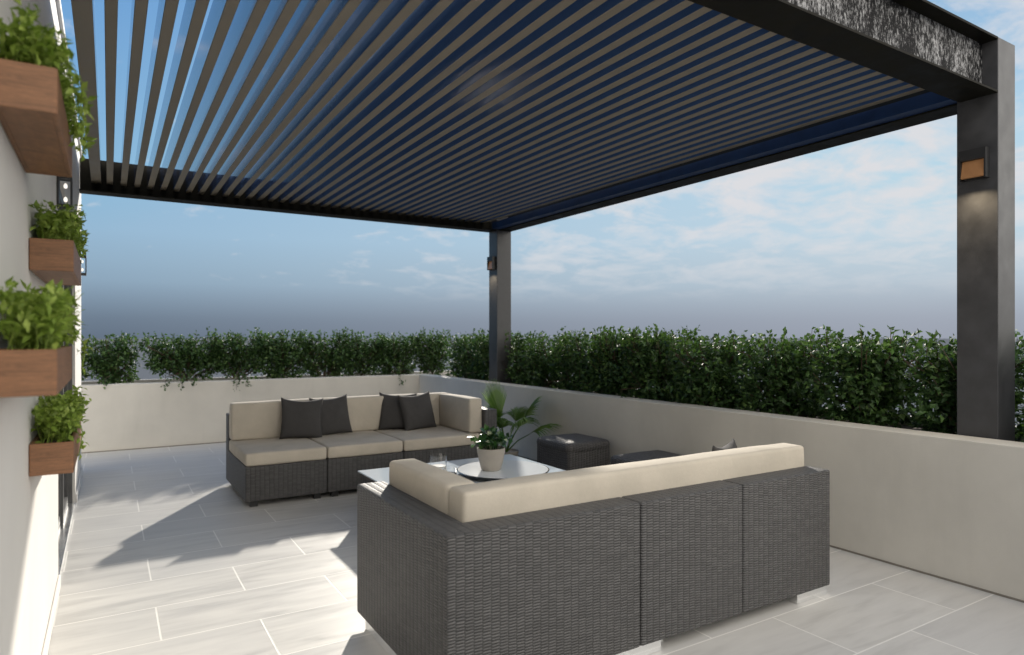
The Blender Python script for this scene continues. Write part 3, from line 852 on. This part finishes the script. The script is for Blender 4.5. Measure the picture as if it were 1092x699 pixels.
# slate haze band at the horizon, unseen bright sky added behind the camera as fill
EXPO = 2**0.7
kd = lambda c: tuple(x*10/EXPO for x in c)
lat = W.math('ADD', W.math('MULTIPLY', sep.outputs[0], 0.854), W.math('MULTIPLY', sep.outputs[1], -0.52))
latf = W.ramp(W.math('ADD', W.math('MULTIPLY', lat, 0.8), 0.5), [(0.08, (0,0,0)), (0.92, (1,1,1))])
blueL = W.ramp(z, [(0.0, kd((0.26,0.38,0.50))), (0.10, kd((0.27,0.44,0.60))), (0.22, kd((0.22,0.44,0.67))), (0.5, kd((0.10,0.29,0.62))), (1.0, kd((0.06,0.18,0.46)))])
blueR = W.ramp(z, [(0.0, kd((0.48,0.57,0.66))), (0.10, kd((0.52,0.65,0.74))), (0.25, kd((0.47,0.66,0.79))), (0.5, kd((0.16,0.36,0.64))), (1.0, kd((0.06,0.18,0.46)))])
mn = nt.nodes.new('ShaderNodeMix'); mn.data_type = 'RGBA'; mn.blend_type = 'DARKEN'; mn.inputs[0].default_value = 1.0
nt.links.new(skyc, mn.inputs[6]); mn.inputs[7].default_value = (6, 6, 6, 1); skyc = mn.outputs[2]
c = W.mix(0.92, skyc, W.mix(latf, blueL, blueR))
band = W.ramp(z, [(0.0, (1,1,1)), (0.025, (0.85,)*3), (0.075, (0.28,)*3), (0.14, (0,0,0))])
c = W.mix(band, c, W.mix(latf, kd((0.13, 0.17, 0.23)), kd((0.33, 0.36, 0.43))))
den = W.math('ADD', z, 0.17)
cx = W.math('DIVIDE', sep.outputs[0], den); cy = W.math('DIVIDE', sep.outputs[1], den)
cv = nt.nodes.new('ShaderNodeCombineXYZ'); nt.links.new(cx, cv.inputs[0]); nt.links.new(cy, cv.inputs[1])
n1 = W.noise(3.4, 10, 0.64, W.mapping((1, 1, 1), (2.3, 1.1, 0), src=cv.outputs[0]), 0.35)
n2 = W.noise(0.5, 4, 0.55, W.mapping((1, 1, 1), (0.7, 3.1, 0), src=cv.outputs[0]))
side = W.math('MULTIPLY', lat, 0.13)
cm = W.math('ADD', W.math('ADD', W.math('MULTIPLY', n1.outputs[0], 0.68), W.math('MULTIPLY', n2.outputs[0], 0.32)), side)
mask = W.ramp(cm, [(0.505, (0,0,0)), (0.555, (0.42,)*3), (0.63, (0.92,)*3)])
lowc = W.ramp(z, [(0.05, (0,0,0)), (0.11, (0.6,)*3), (0.2, (1,1,1)), (0.42, (0.9,)*3), (0.6, (0,)*3)])
mm = W.mix(1.0, mask, lowc, 'MULTIPLY')
c = W.mix(mm, c, kd((0.74, 0.73, 0.75)))
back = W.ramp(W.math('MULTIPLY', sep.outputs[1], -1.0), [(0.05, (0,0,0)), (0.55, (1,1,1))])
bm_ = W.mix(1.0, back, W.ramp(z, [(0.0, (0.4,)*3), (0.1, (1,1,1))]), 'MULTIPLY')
c = W.mix(W.mix(1.0, bm_, W.ramp(n1.outputs[0], [(0.3, (0.7,)*3), (0.6, (1,1,1))]), 'MULTIPLY'), c, kd((2.85, 2.7, 2.45)))  # added brightness in unseen sky, fills the shaded areas
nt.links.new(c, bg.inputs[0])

# ------------------------------------------------------------------ camera
cam = bpy.data.cameras.new('camera'); co = link(bpy.data.objects.new('camera', cam))
YAW = 0.5464148744380322
co.location = (0, 0, 1.5)
co.rotation_euler = (R(90), 0, -YAW)
cam.sensor_width = 36; cam.lens = 698.8/1092*36
cam.shift_x = (546-541)/1092; cam.shift_y = (360-349.5)/1092
cam.clip_start = 0.05; cam.clip_end = 20000
cam.dof.use_dof = True; cam.dof.focus_distance = 4.2; cam.dof.aperture_fstop = 1.8
S.camera = co

S.view_settings.view_transform = 'Standard'; S.view_settings.look = 'None'
S.view_settings.exposure = 0.7; S.view_settings.gamma = 1.0
S.view_settings.use_curve_mapping = False
S.cycles.max_bounces = 10; S.cycles.glossy_bounces = 6; S.cycles.transmission_bounces = 8
S.cycles.use_denoising = True
